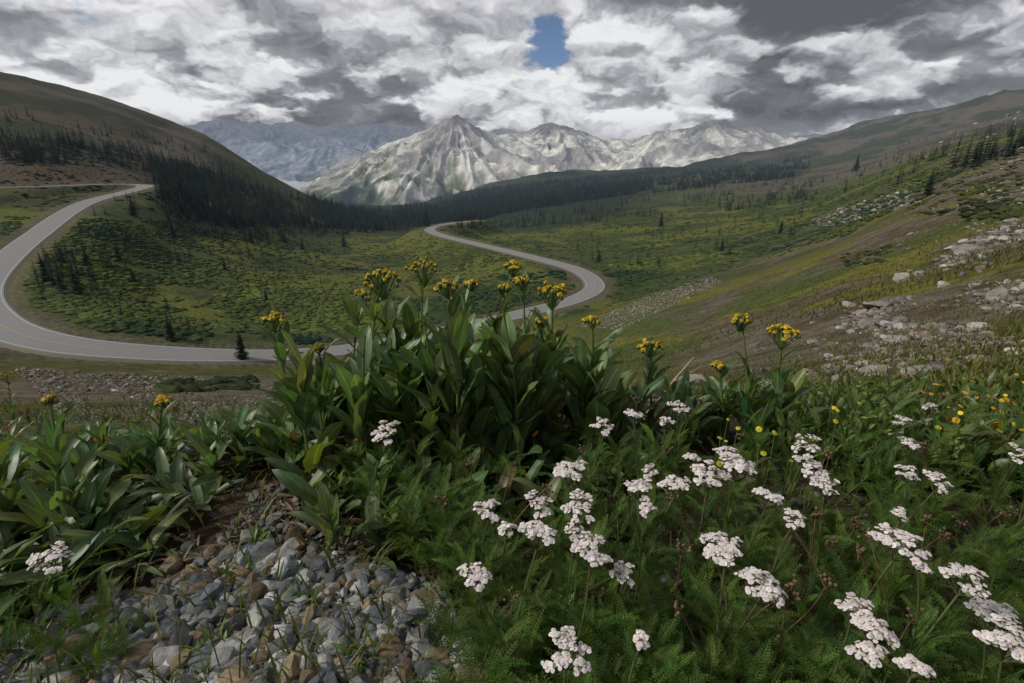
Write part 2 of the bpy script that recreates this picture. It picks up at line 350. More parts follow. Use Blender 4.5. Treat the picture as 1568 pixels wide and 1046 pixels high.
G,_=polysample([(-150,1130),(-100,1000),(180,925),(290,875),(360,850),(470,840),(560,870),(680,900),(720,1000),(760,1130)],9500,.3)
G[:,2]=Hs(G[:,0],G[:,1])
sz=np.clip(np.exp(rng.normal(math.log(.0082),.6,len(G))),.003,.034)
scatter_stones(m,G,sz,spal,sink=.5)
G,_=polysample([(300,880),(330,830),(380,770),(440,715),(520,760),(600,870)],1100,.3)
scatter_stones(m,G,np.exp(rng.normal(math.log(.0055),.55,len(G))),spal[[3,5,7,0]],sink=.3,dark=.8)
G2=np.stack([rng.uniform(-56,56,5000),np.exp(rng.uniform(math.log(.5),math.log(3.5),5000))],1);a=np.radians(G2[:,0]);X=G2[:,1]*np.sin(a);Y=G2[:,1]*np.cos(a)
sz=np.clip(np.exp(rng.normal(math.log(.006),.5,len(X))),.003,.03)*np.clip(G2[:,1],.8,2)
scatter_stones(m,np.c_[X,Y,Hs(X,Y)],sz,spal[[0,3,5,7,1]],dark=.8)
m.finish('gravel',[M_stone],smooth=False)
hp=np.array([[.23,.21,.185],[.17,.155,.14],[.32,.30,.27],[.19,.145,.105],[.12,.115,.11],[.21,.18,.15]])
m=MB()
def rockfield(poly,n,lo,hi,rmin,thr=0,dark=1.):
    G,p=polysample(poly,n,rmin)
    R=np.hypot(G[:,0],G[:,1])
    if thr: 
        q=fbm(p[:,0]/90+p[:,1]/60,p[:,1]/28-p[:,0]/200,3,77)>thr+rng.normal(0,.05,len(p));G=G[q];R=R[q]
    px=lo*(hi/lo)**(rng.random(len(G))**2.6);s=px/784*R*.5
    scatter_stones(m,G,s,hp,sink=.1,dark=dark)
rockfield([(1120,540),(1300,440),(1568,330),(1640,330),(1640,640),(1400,640),(1230,640),(1130,600)],9000,2.5,19,4,.52)
rockfield([(1180,600),(1400,400),(1600,330),(1640,640),(1300,640)],1500,4,30,4,.56)
rockfield([(1050,600),(1150,520),(1568,230),(1640,640)],3600,1.8,11,4,.44)
rockfield([(1240,335),(1400,285),(1410,312),(1260,350)],900,2,9,40)
rockfield([(880,500),(1000,450),(1090,424),(1110,431),(950,505)],2600,1.8,4.5,30)
rockfield([(20,565),(450,585),(450,650),(100,640)],4500,2.2,10,4,.44,.85)
rockfield([(450,590),(950,560),(950,640),(450,640)],500,2.5,9,4)
rockfield([(1450,200),(1568,170),(1600,330),(1350,330)],900,1.8,6,30,0,.8)
rockfield([(0,240),(200,250),(230,275),(0,285)],250,1.5,4,250,0,.6)
m.finish('hillside_rocks',[M_rock],smooth=False)
def boulder(px,py,wpx,k,col):
    p=cast(px,py,4)[0];s=wpx/784*np.linalg.norm(p)*.5;V=stone_t(k,True);m=MB();m.add(V*s+p+[0,0,s*.1],iF3,col);m.finish('boulder',[M_rock],smooth=False)
for b in[(1402,578,50,1),(1340,575,42,3),(1065,585,50,4),(1245,610,34,5),(1500,555,30,7),(1345,470,38,8),(1525,455,32,9),(1335,498,30,10),(1380,430,34,11),(1300,470,28,12)]: boulder(*b,np.array([.29,.26,.22])*rng.uniform(.75,1.1))
# ------------------------------------------------------------ conifers
def conifer_t(seed,tiers,nb,sub):
    r=np.random.default_rng(seed);V=[];F=[]
    n=5
    for k in range(n): V+= [[.018*math.cos(k*6.28/n),.018*math.sin(k*6.28/n),-.05]]
    V.append([0,0,.95]);F+=[[k,(k+1)%n,n] for k in range(n)]
    for t in range(tiers):
        f=t/(tiers-1);z=.07+.9*f;L=(.2*(1-f)**.8+.015)*r.uniform(.75,1.15)
        for b in range(nb):
            if r.random()<.12: continue
            a=b*6.283/nb+t*1.3+r.uniform(-.3,.3);l=L*r.uniform(.65,1.2);h=np.array([math.cos(a),math.sin(a),0]);s=np.array([-h[1],h[0],0])
            zt=z-l*r.uniform(.15,.5);w=l*r.uniform(.28,.42)
            for q in range(sub):
                o=len(V);ph=(q-(sub-1)/2)*.25
                hh=h*math.cos(ph)+s*math.sin(ph);ll=l*(1-.5*abs(ph))
                V+=[[0,0,z+.02],list(hh*ll*.55+s*w*.6+[0,0,(z+zt)/2-.012]),list(hh*ll+[0,0,zt]),list(hh*ll*.55-s*w*.6+[0,0,(z+zt)/2-.012])]
                F+=[[o,o+1,o+2],[o,o+2,o+3]]
    V.append([0,0,1.03]);o=len(V)-1;V+=[[.012,0,.9],[-.008,.01,.9],[-.008,-.01,.9]];F+=[[o,o+1,o+2],[o,o+2,o+3],[o,o+3,o+1]]
    return np.array(V),np.array(F)
lowc=[conifer_t(k,9,6,1) for k in range(5)];hic=[conifer_t(50+k,20,9,2) for k in range(4)]
ccol=np.array([.015,.023,.013])
m=MB()
def trees(G,h):
    D,_=roaddist(G[:,0],G[:,1]);q=D>8;G=G[q];h=h[q];wh=rng.integers(0,5,len(G))
    for k in range(5):
        z=wh==k;tV,tF=lowc[k];s=h[z];R=rotz(rng.uniform(0,6.28,z.sum()))*s[:,None,None];R[:,:,:2]*=rng.uniform(1.,1.7,(z.sum(),1,1))
        V,F=inst(tV,tF,R,G[z]);cc=ccol*rng.uniform(.5,1.6,(z.sum(),1));m.add(V,F,np.repeat(cc,len(tV),0))
def tz(poly,n,rmin,h0,h1,thr=0):
    G,p=polysample(poly,n,rmin)
    if thr:
        q=fbm(G[:,0]/60,G[:,1]/60,3,88)>thr;G=G[q]
    trees(G,h0+(h1-h0)*rng.random(len(G))**1.4)
tz([(225,245),(330,262),(400,290),(450,302),(560,325),(640,340),(640,352),(520,358),(440,347),(350,350),(290,335),(240,300)],2000,200,4,12,.36)
tz([(240,300),(300,330),(450,350),(560,360),(420,375),(300,365),(245,330)],180,160,3,8)
tz([(470,300),(560,320),(600,322),(640,345),(600,354),(500,350)],900,250,6,12)
tz([(600,322),(700,294),(800,282),(900,271),(1000,263),(1000,290),(900,308),(800,322),(720,340),(640,352)],6500,400,8,15)
tz([(1000,262),(1130,254),(1240,240),(1240,268),(1130,282),(1000,296)],2500,400,7,13,.42)
tz([(680,342),(850,318),(1000,288),(1250,262),(1250,310),(1050,330),(850,345),(720,352)],1200,300,4,10,.42)
tz([(850,345),(1300,300),(1300,360),(1100,400),(900,420)],80,200,3,6)
tz([(1200,250),(1568,185),(1568,240),(1300,300)],450,100,3,9,.48)
tz([(0,205),(240,232),(240,262),(0,245)],260,300,5,10)
tz([(0,170),(300,215),(420,285),(230,240),(0,200)],80,300,4,8)
tz([(60,300),(280,300),(400,350),(560,362),(540,400),(300,400),(40,460)],150,150,2.5,6.5)
tz([(60,395),(140,395),(150,450),(60,455)],26,120,3,6)
tz([(20,420),(500,400),(500,500),(200,520),(40,490)],28,100,1.5,3.5)
m.finish('conifer_forest',[M_con],smooth=False)
for k,(px,py,hp_) in enumerate([(372,553,42),(262,520,30),(385,372,22),(120,452,32),(72,432,32),(527,378,20),(1012,347,20),(917,400,16),(463,382,16),(95,445,24),(133,405,20),(205,432,18),(182,398,20),(1105,385,18),(1195,357,18),(1310,262,20),(1420,300,30),(345,415,16),(408,460,16),(205,330,24),(265,362,20)]):
    p=cast(px,py,60)[0]
    if np.isnan(p[0]): continue
    h=hp_/784*np.linalg.norm(p)*1.05;tV,tF=hic[k%4];t=MB();V=tV*h;V[:,:2]*=1.35
    ca,sa=math.cos(k),math.sin(k);V=V@np.array([[ca,sa,0],[-sa,ca,0],[0,0,1]])
    t.add(V,tF,ccol*1.2);o=t.finish('spruce_tree',[M_con],smooth=False);o.location=p
# ------------------------------------------------------------ shrubs
def shrub_t(k):
    V=iV.copy();r=np.random.default_rng(k);n=fbm(V[:,0]*2+k*9+V[:,2]*3,V[:,1]*2+k*3,3,k);V*=(.55+.9*n)[:,None];V[:,2]=V[:,2]*.55;return V+r.normal(0,.06,V.shape)
shr=[shrub_t(k) for k in range(6)]
m=MB()
def shrubs(poly,n,lo,hi,rmin,col,thr=0,flat=.65,rdd=7.5):
    G,p=polysample(poly,n,rmin);D,_=roaddist(G[:,0],G[:,1]);R=np.hypot(G[:,0],G[:,1])
    q=(D>rdd)
    if thr: q&=fbm(G[:,0]/18,G[:,1]/10,3,99)>thr+rng.normal(0,.05,len(G))
    G=G[q];R=R[q];wh=rng.integers(0,6,len(G));s=lo*(hi/lo)**rng.random(len(G))
    nn=fbm(G[:,0]/25,G[:,1]/25,3,101)
    for k in range(6):
        z=wh==k;Rr=rotz(rng.uniform(0,6.28,z.sum()));Rr=Rr*s[z][:,None,None]*np.array([1.35,1.,flat])[None,:,None]
        V,F=inst(shr[k],iF,Rr,G[z]+np.c_[np.zeros((z.sum(),2)),s[z]*.1])
        cc=np.array(col)*rng.uniform(.65,1.3,(z.sum(),1));cc=cc*(1+(nn[z]-.5)[:,None]*np.array([2.5,1.8,.5]))
        m.add(V,F,np.clip(np.repeat(cc,len(iV),0),.003,1))
gm=(.052,.072,.022)
shrubs([(0,330),(640,350),(900,400),(900,470),(500,530),(200,530),(0,480)],14000,.4,1.0,85,gm,.40)
shrubs([(640,350),(1250,270),(1480,260),(1300,360),(1100,410),(930,440),(880,400)],8000,.5,1.2,120,gm,.40)
shrubs([(0,215),(300,262),(300,320),(0,320)],900,.5,1.3,200,(.034,.042,.017),.5)
shrubs([(1300,240),(1568,180),(1568,330),(1400,330)],900,.25,.8,40,(.038,.048,.017),.42)
shrubs([(1460,290),(1568,280),(1568,335),(1480,340)],90,.3,.8,12,(.030,.039,.015))
shrubs([(1290,390),(1370,375),(1360,400),(1290,412)],40,.25,.5,12,(.035,.044,.016))
shrubs([(250,583),(390,577),(400,596),(250,602)],90,.15,.35,10,(.038,.048,.017))
shrubs([(920,420),(1250,370),(1200,400),(930,470)],600,.3,.8,60,gm,.45)
m.finish('willow_shrubs',[M_shrub])
def blades(n_poly,L,W,col,var=.3):
    G,_=n_poly
    n=len(G);return leaves(G,rng.uniform(0,6.28,n),L*rng.uniform(.6,1.3,n),W*rng.uniform(.7,1.3,n),rng.uniform(.9,1.5,n),rng.uniform(.0,1.0,n),col,var,ns=4,nc=2)
# ------------------------------------------------------------ leaves
def leaves(B,az,L,W,e0,e1,col,var=.24,ns=10,nc=5,fold=.28,pw=1.3,wave=.06):
    n=len(B);s=np.linspace(0,1,ns);e=e0[:,None]+(e1-e0)[:,None]*s[None]**pw
    h=np.stack([np.cos(az),np.sin(az),0*az],1);sd=np.stack([-np.sin(az),np.cos(az),0*az],1)
    curl=rng.normal(0,.25,n)
    D=np.cos(e)[...,None]*h[:,None]+np.sin(e)[...,None]*np.array([0,0,1.])+sd[:,None]*(curl[:,None]*s[None]*.6)[...,None]
    D/=np.linalg.norm(D,axis=2)[...,None]
    ds=(L/(ns-1))[:,None,None];Pc=B[:,None]+np.concatenate([np.zeros((n,1,3)),np.cumsum(D[:,:-1]*ds,1)],1)
    roll=rng.normal(0,.3,n)[:,None]+rng.normal(0,.5,n)[:,None]*s[None]
    N=np.cross(D,np.broadcast_to(sd[:,None],D.shape));N/=np.linalg.norm(N,axis=2)[...,None]
    S_=np.cross(N,D)
    S2=S_*np.cos(roll)[...,None]+N*np.sin(roll)[...,None];N2=N*np.cos(roll)[...,None]-S_*np.sin(roll)[...,None]
    w=(s**.55)*(1-s**1.6)**.75;w=w/w.max();w[0]=.12;w[-1]=.0
    c=np.linspace(-1,1,nc)
    ww=W[:,None]*.5*w[None]
    ph=rng.uniform(0,6.28,n)
    off=S2[:,:,None]*(ww[...,None]*c)[...,None]
    lift=ww[...,None]*np.abs(c)*fold*-1+ (W[:,None]*wave*np.sin(s[None]*14+ph[:,None]))[...,None]*c**2
    V=Pc[:,:,None]+off-N2[:,:,None]*lift[...,None]
    K=ns*nc;i=(np.arange(ns-1)[:,None]*nc+np.arange(nc-1)[None]).ravel();tF=np.stack([i,i+1,i+nc+1,i+nc],1)
    F=(tF[None]+(np.arange(n)*K)[:,None,None]).reshape(-1,4)
    luv=np.zeros((n,ns,nc,3));luv[...,0]=c;luv[...,1]=s[:,None];luv[...,2]=rng.random(n)[:,None,None]
    cc=np.array(col)*np.exp(rng.normal(0,var,(n,1)))*(1+rng.normal(0,.1,(n,3))*np.array([1.4,.3,.6]))
    if nc>3:
        br=rng.random(n)<.008;cc[br]=np.array([.10,.065,.03])*rng.uniform(.6,1.2,(br.sum(),1))
        yl=rng.random(n)<.03;cc[yl]=np.array([.13,.16,.035])
    return V.reshape(-1,3),F,np.repeat(np.clip(cc,.002,.9),K,0),luv.reshape(-1,3)
def tube(Pt,r,ns=5):
    Pt=np.asarray(Pt);k=len(Pt);t=np.gradient(Pt,axis=0);t/=np.linalg.norm(t,axis=1)[:,None]+1e-9
    u=np.cross(t,[.3,.9,.1]);u/=np.linalg.norm(u,axis=1)[:,None];v=np.cross(t,u);a=np.arange(ns)*6.283/ns
    V=Pt[:,None]+(u[:,None]*np.cos(a)[None,:,None]+v[:,None]*np.sin(a)[None,:,None])*np.broadcast_to(r,k)[:,None,None]
    i=np.arange(k-1)[:,None]*ns+np.arange(ns)[None];j=np.arange(k-1)[:,None]*ns+(np.arange(ns)[None]+1)%ns
    return V.reshape(-1,3),np.stack([i,j,j+ns,i+ns],-1).reshape(-1,4)
def flower_t(np_,ri=.25,w=.5,droop=.1,dome=.25):
    V=[];F5=[];
    for k in range(np_):
        a=k*6.283/np_;h=np.array([math.cos(a),math.sin(a)]);s=np.array([-h[1],h[0]]);o=len(V);ww=w*6.283/np_*.6
        for (f,g,z) in[(ri,-.35,0),(.75,-1,-droop*.3),(1,-.45,-droop),(1,.45,-droop),(.75,1,-droop*.3),(ri,.35,0)]:
            q=h*f+s*g*ww;V.append([q[0],q[1],z])
        F5.append(list(range(o,o+6)))
    o=len(V);F3=[]
    for k in range(6): V.append([ri*1.1*math.cos(k*1.047),ri*1.1*math.sin(k*1.047),.02])
    V.append([0,0,dome]);F3=[[o+k,o+(k+1)%6,o+6] for k in range(6)]
    iscen=np.zeros(len(V),bool);iscen[o:]=True
    return np.array(V),[np.array(F5),np.array(F3)],iscen
fl5=flower_t(5,.2,1.,.15,.15);fl9=flower_t(9,.5,.7,.35,.6);fl12=flower_t(12,.32,.9,.15,.25)
def orient(nv,spin):
    z=nv/np.linalg.norm(nv,axis=1)[:,None];x=np.cross(z,[0.01,1,0.02]);x/=np.linalg.norm(x,axis=1)[:,None];y=np.cross(z,x)
    X=x*np.cos(spin)[:,None]+y*np.sin(spin)[:,None];Y=np.cross(z,X);return np.stack([X,Y,z],2)
def flowers(m,tp,Pp,nv,size,pc,cc,mi,var=.1):
    tV,tF,ic=tp;n=len(Pp);R=orient(nv,rng.uniform(0,6.28,n))*size[:,None,None];V,F=inst(tV,tF,R,Pp)
    col=np.where(ic[None,:,None],np.array(cc),np.array(pc))*np.exp(rng.normal(0,var,(n,1,1)));m.add(V,F,np.clip(col,0,.85).reshape(-1,3),mi=mi)
GL=(.100,.150,.058);GS=(.10,.14,.04)
def ycluster(m,top,rad,n,col=(.60,.43,.02)):
    i=np.arange(n);a=i*2.4+rng.normal(0,.3,n);q=np.sqrt((i+.5)/n)*rad*rng.uniform(.8,1.12,n)
    Pp=top+np.stack([np.cos(a)*q,np.sin(a)*q,rad*.45*(1-(q/rad)**2)+rng.normal(0,rad*.1,n)],1)
    for k in range(n):
        p=Pp[k];b=top-np.array([0,0,rad*1.1]);V,F=tube([b,b*.45+p*.55+[0,0,-.006],p-[0,0,.006]],[.0014,.0011,.0015],4);m.add(V,F,GS,mi=0)
        V=iV*np.array([.0045,.0045,.0065])*1.1+p-[0,0,.006];m.add(V,iF,(.10,.11,.022),mi=0)
    nv=np.stack([np.cos(a)*q/rad*.6,np.sin(a)*q/rad*.6-.15,1+0*q],1)+rng.normal(0,.3,(n,3))
    op=rng.random(n)<.88
    flowers(m,fl9,Pp[op],nv[op],rng.uniform(.0048,.0090,op.sum()),col,(.40,.24,.015),2,.18)
def stem_curve(b,t,k=8,bow=.02):
    s=np.linspace(0,1,k)[:,None];o=rng.normal(0,bow,3)*[1,1,0];return b*(1-s)+t*s+o*np.sin(s*math.pi)
def leafy_stem(m,b,t,nl,Lm,col=GL,wr=.27,e=(1.0,1.45),bend=(.2,1.0),smax=.88,r=.0045):
    cv=stem_curve(b,t);V,F=tube(cv,np.linspace(r,r*.6,len(cv)),6);m.add(V,F,GS,mi=0)
    s=np.sort(rng.uniform(.0,smax,nl))**.9
    idx=s*(len(cv)-1);i=idx.astype(int);f=(idx-i)[:,None];B=cv[i]*(1-f)+cv[np.minimum(i+1,len(cv)-1)]*f
    az=np.arange(nl)*2.4+rng.uniform(0,6.28)+rng.normal(0,.3,nl);L=Lm*(1-.5*s)*rng.uniform(.7,1.15,nl);e0=rng.uniform(*e,nl)
    V,F,c_,l=leaves(B,az,L,L*wr*rng.uniform(.75,1.2,nl),e0,e0-rng.uniform(*bend,nl),col);m.add(V,F,c_,l,mi=1)
mats3=[M_stem,M_leaf,M_pet]
env=np.array([(400,590),(430,545),(500,510),(560,485),(600,470),(650,460),(720,475),(780,465),(850,488),(920,535),(970,580)])
def clump(xr,yr,n,envf,dy,name,Lm,heads=(),spread=1.1,nl=(8,13)):
    m=MB();cx=(xr[0]+xr[1])/2
    px=rng.uniform(*xr,n);py=rng.uniform(*yr,n);B=cast(px,py,.5)
    for k in range(n):
        if np.isnan(B[k,0]): continue
        r=np.hypot(B[k,0],B[k,1])+rng.uniform(-.08,.1);tx=cx+(px[k]-cx)*spread+rng.normal(0,10)
        tt=pos(tx,envf(tx)+rng.uniform(*dy),r)
        leafy_stem(m,B[k]-[0,0,.01],tt,rng.integers(*nl),Lm)
    for(hx,hy,w) in heads:
        bx=cx+(hx-cx)*.8;b=cast(bx,rng.uniform(*yr)-10,.5)[0];r=np.hypot(b[0],b[1])+rng.uniform(-.05,.05);tt=pos(hx,hy+10,r)
        leafy_stem(m,b,tt,12,Lm*.8,smax=.92,r=.005);ycluster(m,tt,w/784*np.linalg.norm(tt)*.5,int(10+w*.38))
    return m.finish(name,mats3)
ef=lambda x:np.interp(x,env[:,0],env[:,1])
clump((470,640),(660,735),26,ef,(10,100),'groundsel_plant',.24,[(585,418,58),(648,402,52),(420,480,36),(556,440,26),(487,522,20)])
clump((600,800),(655,735),30,ef,(5,100),'groundsel_plant',.25,[(685,428,36),(722,424,24),(785,398,30),(800,420,30),(775,430,24)])
clump((760,940),(650,730),24,ef,(10,100),'groundsel_plant',.24,[(846,438,52),(907,480,26),(830,480,22)],spread=1.05)
clump((965,1090),(665,715),8,lambda x:590,(-20,50),'groundsel_plant',.17,[(997,520,36)])
clump((1080,1200),(660,710),12,lambda x:575,(-15,50),'groundsel_plant',.18,[(1135,480,32),(1200,500,44),(1100,548,16)])
clump((-60,180),(700,860),18,lambda x:700,(-10,90),'groundsel_plant',.2,[(75,600,14)],nl=(6,10))
clump((120,330),(655,760),18,lambda x:660,(-5,60),'groundsel_plant',.16,[(250,603,20)],nl=(6,10))
clump((300,480),(650,730),18,lambda x:645,(-10,60),'groundsel_plant',.17,nl=(6,10))
clump((-80,200),(640,690),18,lambda x:635,(0,40),'groundsel_plant',.15,[(10,565,20)],nl=(6,10))
clump((200,450),(630,665),14,lambda x:637,(-5,25),'groundsel_plant',.13,nl=(6,10))
clump((480,640),(740,860),10,lambda x:730,(0,90),'groundsel_plant',.14,nl=(6,10))
m=MB();G,_=polysample([(-150,650),(480,640),(400,730),(330,770),(250,850),(0,960),(-150,1000)],900,.5);n=len(G)
V,F,c_,l=leaves(G,rng.uniform(0,6.28,n),rng.uniform(.06,.18,n),rng.uniform(.015,.04,n),rng.uniform(.4,1.3,n),rng.uniform(-.5,.5,n),(.072,.108,.036));m.add(V,F,c_,l,mi=1)
G,_=polysample([(440,700),(960,690),(1000,740),(700,860),(520,860)],260,.5);n=len(G)
V,F,c_,l=leaves(G,rng.uniform(0,6.28,n),rng.uniform(.07,.18,n),rng.uniform(.02,.045,n),rng.uniform(.6,1.3,n),rng.uniform(-.3,.5,n),(.072,.108,.036));m.add(V,F,c_,l,mi=1)
for(px,py) in[(370,890),(340,1000),(230,970),(60,1010),(150,1035),(400,840),(560,1020),(470,930),(90,960),(300,1030)]:
    g=cast(px+rng.normal(0,7,12),py+rng.normal(0,7,12),.3);n=len(g);V,F,c_,l=leaves(g,rng.uniform(0,6.28,n),rng.uniform(.03,.07,n),rng.uniform(.004,.010,n),rng.uniform(.5,1.4,n),rng.uniform(-.2,.6,n),(.09,.14,.035),ns=6,nc=3);m.add(V,F,c_,l,mi=1)
# dead curled litter between plants and gravel
G,_=polysample([(200,900),(330,800),(440,720),(560,760),(640,900),(560,900),(400,860)],160,.4);n=len(G)
V,F,c_,l=leaves(G+[0,0,.004],rng.uniform(0,6.28,n),rng.uniform(.03,.08,n),rng.uniform(.002,.010,n),rng.uniform(0,.4,n),rng.uniform(-.3,.2,n),(.15,.11,.07),ns=6,nc=3);m.add(V,F,c_,l,mi=1)
m.finish('low_leafy_plants',mats3)
# ------------------------------------------------------------ feathery yarrow foliage
def feather_t(seed,e0,e1,NP=17):
    r=np.random.default_rng(seed);V=[];F=[]
    s=np.linspace(0,1,NP+2);e=e0+(e1-e0)*s**1.2;ds=1/(NP+1)
    C_=[np.zeros(3)]
    for k in range(NP+1): C_.append(C_[-1]+np.array([math.cos(e[k]),0,math.sin(e[k])])*ds)
    C_=np.array(C_);sd=np.array([0,1.,0])
    for k in range(NP+1):
        o=len(V);w=.008;V+=[list(C_[k]+sd*w),list(C_[k]-sd*w),list(C_[k+1]-sd*w*.7),list(C_[k+1]+sd*w*.7)];F+=[[o,o+1,o+2],[o,o+2,o+3]]
    for k in range(2,NP+1):
        f=s[k];l=.17*math.sin(math.pi*min(1,(f*.93+.07))**.75)**.8+.015;T_=np.array([math.cos(e[k]),0,math.sin(e[k])]);N=np.array([-T_[2],0,T_[0]])
        for sg in(-1,1):
            d=T_*.5+sd*sg*.8+N*r.uniform(.1,.45);d/=np.linalg.norm(d);ll=l*r.uniform(.85,1.1)
            for q in range(3):
                st=C_[k]+d*ll*q*.28
                for g in((0,) if q==0 else(-.7,.7)):
                    dd=d+T_*g*1.+N*r.uniform(-.2,.4);dd/=np.linalg.norm(dd);lx=ll*(.95 if g==0 else .38);pr=np.cross(dd,N);pr/=np.linalg.norm(pr);o=len(V);w=.0075
                    V+=[list(st+pr*w),list(st-pr*w),list(st+dd*lx)];F+=[[o,o+1,o+2]]
    return np.array(V),np.array(F)
feath=[feather_t(k,e0,e1) for k,(e0,e1) in enumerate([(1.2,.3),(1.0,.6),(.8,-.2),(1.3,.9),(.6,.1)])]
FL=np.array([.078,.132,.024])
def feathers(m,Pp,az,L,mi=1,col=FL):
    wh=rng.integers(0,5,len(Pp))
    for k in range(5):
        z=wh==k
        if not z.any(): continue
        tV,tF=feath[k];R=rotz(az[z])*L[z][:,None,None];V,F=inst(tV,tF,R,Pp[z]);cc=col*np.exp(rng.normal(0,.3,(z.sum(),1)))*(1+rng.normal(0,.14,(z.sum(),3))*[1,.3,.5]);m.add(V,F,np.repeat(cc,len(tV),0),mi=mi)
mY=[M_stem,M_fern,M_pet]
def yarrow(px,py,wp,h):
    m=MB();t=cast(px,py,.35,h)[0]
    if np.isnan(t[0]): t=pos(px,py,1.5)
    off=rng.normal(0,.03,2);b=np.array([t[0]+off[0],t[1]+off[1]+.02,0]);b[2]=Hs(b[0],b[1])
    sl=np.linalg.norm(t);rad=np.clip(wp*.93/784*sl*.5,.01,.038)
    cv=stem_curve(b,t-[0,0,rad*.9],8,.012);V,F=tube(cv,np.linspace(.0022,.0015,8),5);m.add(V,F,(.095,.095,.045),mi=0)
    H=t[2]-b[2];n=max(6,int(H/.016));q=rng.uniform(.05,.9,n);ii=(q*7).astype(int);f=(q*7-ii)[:,None];B=cv[ii]*(1-f)+cv[ii+1]*f
    feathers(m,B,rng.uniform(0,6.28,n),rng.uniform(.05,.1,n)*(1.1-.6*q))
    nsub=max(3,int(5+wp/7));ax=np.array([rng.normal(0,.2),rng.normal(-.12,.3),1.])
    pts=[];
    for k in range(nsub):
        a=k*2.4+rng.uniform(-.4,.4);rq=math.sqrt((k+.3)/nsub)*rad*.9*rng.uniform(.8,1.15);dx_=math.cos(a)*rq;dy_=math.sin(a)*rq*.9;c_=t+np.array([dx_,dy_,rad*.25*(1-(rq/rad)**2)+rng.normal(0,.004)-dy_*ax[1]-dx_*ax[0]])
        V,F=tube([cv[-1],(cv[-1]*.5+c_*.5)-[0,0,.003],c_-[0,0,.002]],[.0011,.0009,.0009],4);m.add(V,F,(.10,.12,.05),mi=0)
        nf=rng.integers(7,12);aa=np.arange(nf)*2.4;sr=rad/math.sqrt(nsub)*.88;rr_=np.sqrt((np.arange(nf)+.4)/nf)*sr
        pts.append(c_+np.stack([np.cos(aa)*rr_,np.sin(aa)*rr_,sr*.45*(1-(rr_/sr)**2)],1)+rng.normal(0,.0012,(nf,3)))
        V=iV*np.array([sr*.7,sr*.7,sr*.5])+c_-[0,0,sr*.3];m.add(V,iF,(.11,.13,.06),mi=0)
    Pp=np.concatenate(pts);n=len(Pp);nv=(Pp-(t-[0,0,rad*1.3]))/rad*.6+np.array([0,-.15,.5])+rng.normal(0,.3,(n,3))
    flowers(m,fl5,Pp,nv,rng.uniform(.0026,.0040,n)*np.clip(rad/.033,.85,1.25),(.70,.635,.66),(.42,.36,.22),2,.1)
    m.finish('yarrow_plant',mY)
YH=[(592,662,60),(748,780,42),(822,818,66),(826,772,46),(885,780,52),(905,843,66),(728,885,48),(868,1000,68),(982,980,22),(872,722,60),(978,748,45),(925,655,35),(972,637,35),(1040,625,35),(1020,648,25),(1115,695,40),(1085,730,70),(1130,715,60),(1035,742,45),(1175,762,42),(1245,722,76),(1235,685,40),(1265,745,36),(1100,835,60),(1165,898,66),(1112,855,40),(1375,832,60),(1475,888,50),(1308,935,46),(1340,968,48),(1330,1003,40),(1400,1022,38),(1518,942,50),(1545,985,60),(1435,738,32),(1390,725,30),(1378,790,16),(1410,868,20),(1563,697,26),(75,857,46),(955,880,36),(990,780,25),(880,815,30),(775,810,30),(1215,795,30),(995,722,25),(1395,680,24),(1425,625,20),(1380,645,22),(1060,700,26)]
for(px,py,w) in YH: yarrow(px,py,w,rng.uniform(.2,.3) if px>500 else .12)
m=MB();G,_=polysample([(640,760),(760,720),(960,720),(1200,690),(1700,660),(1800,1250),(700,1250),(660,950)],540,.35)
for g in G:
    r=math.hypot(g[0],g[1]);h=rng.uniform(.05,.22)*min(1.2,max(.55,r/1.2));k=rng.integers(7,13);q=rng.uniform(0,1,k)**.7;lean=rng.normal(0,.03,2)
    B=g+np.c_[lean[0]*q,lean[1]*q,q*h];feathers(m,B,rng.uniform(0,6.28,k),rng.uniform(.05,.12,k)*(1.1-.4*q))
    V,F=tube([g,g+[lean[0],lean[1],h]],[.0016,.001],4);m.add(V,F,(.09,.11,.035),mi=0)
# dry reddish stalks with spent brown heads
G,_=polysample([(660,800),(1000,720),(1560,700),(1600,1100),(760,1100)],46,.45)
for g in G:
    h=rng.uniform(.12,.26);le=rng.normal(0,.05,2);t=g+[le[0],le[1],h];cv=stem_curve(g,t,6,.02);V,F=tube(cv,np.linspace(.0016,.0011,6),4);m.add(V,F,np.array([.15,.075,.045])*rng.uniform(.6,1.2),mi=0)
    k=9;pp=t+rng.normal(0,.007,(k,3))*[1,1,.6]
    for p in pp:
        V,F=tube([t-[0,0,.018],p],[.0007,.0007],3);m.add(V,F,(.13,.09,.05),mi=0);m.add(iV*.0028+p,iF,np.array([.13,.085,.045])*rng.uniform(.6,1.2),mi=0)
G,_=polysample([(540,740),(700,740),(720,900),(600,880)],40,.35)
for g in G:
    k=9;feathers(m,g+np.c_[np.zeros((k,2)),rng.uniform(0,.1,k)],rng.uniform(0,6.28,k),rng.uniform(.05,.1,k))
G,_=polysample([(-40,1046),(0,900),(120,930),(240,980),(200,1046)],30,.35)
for g in G:
    k=6;feathers(m,g+np.c_[np.zeros((k,2)),rng.uniform(0,.05,k)],rng.uniform(0,6.28,k),rng.uniform(.04,.08,k))
m.finish('yarrow_foliage',mY)
m=MB();G,_=polysample([(1180,700),(1210,615),(1640,600),(1640,780),(1300,760)],450,1.2)
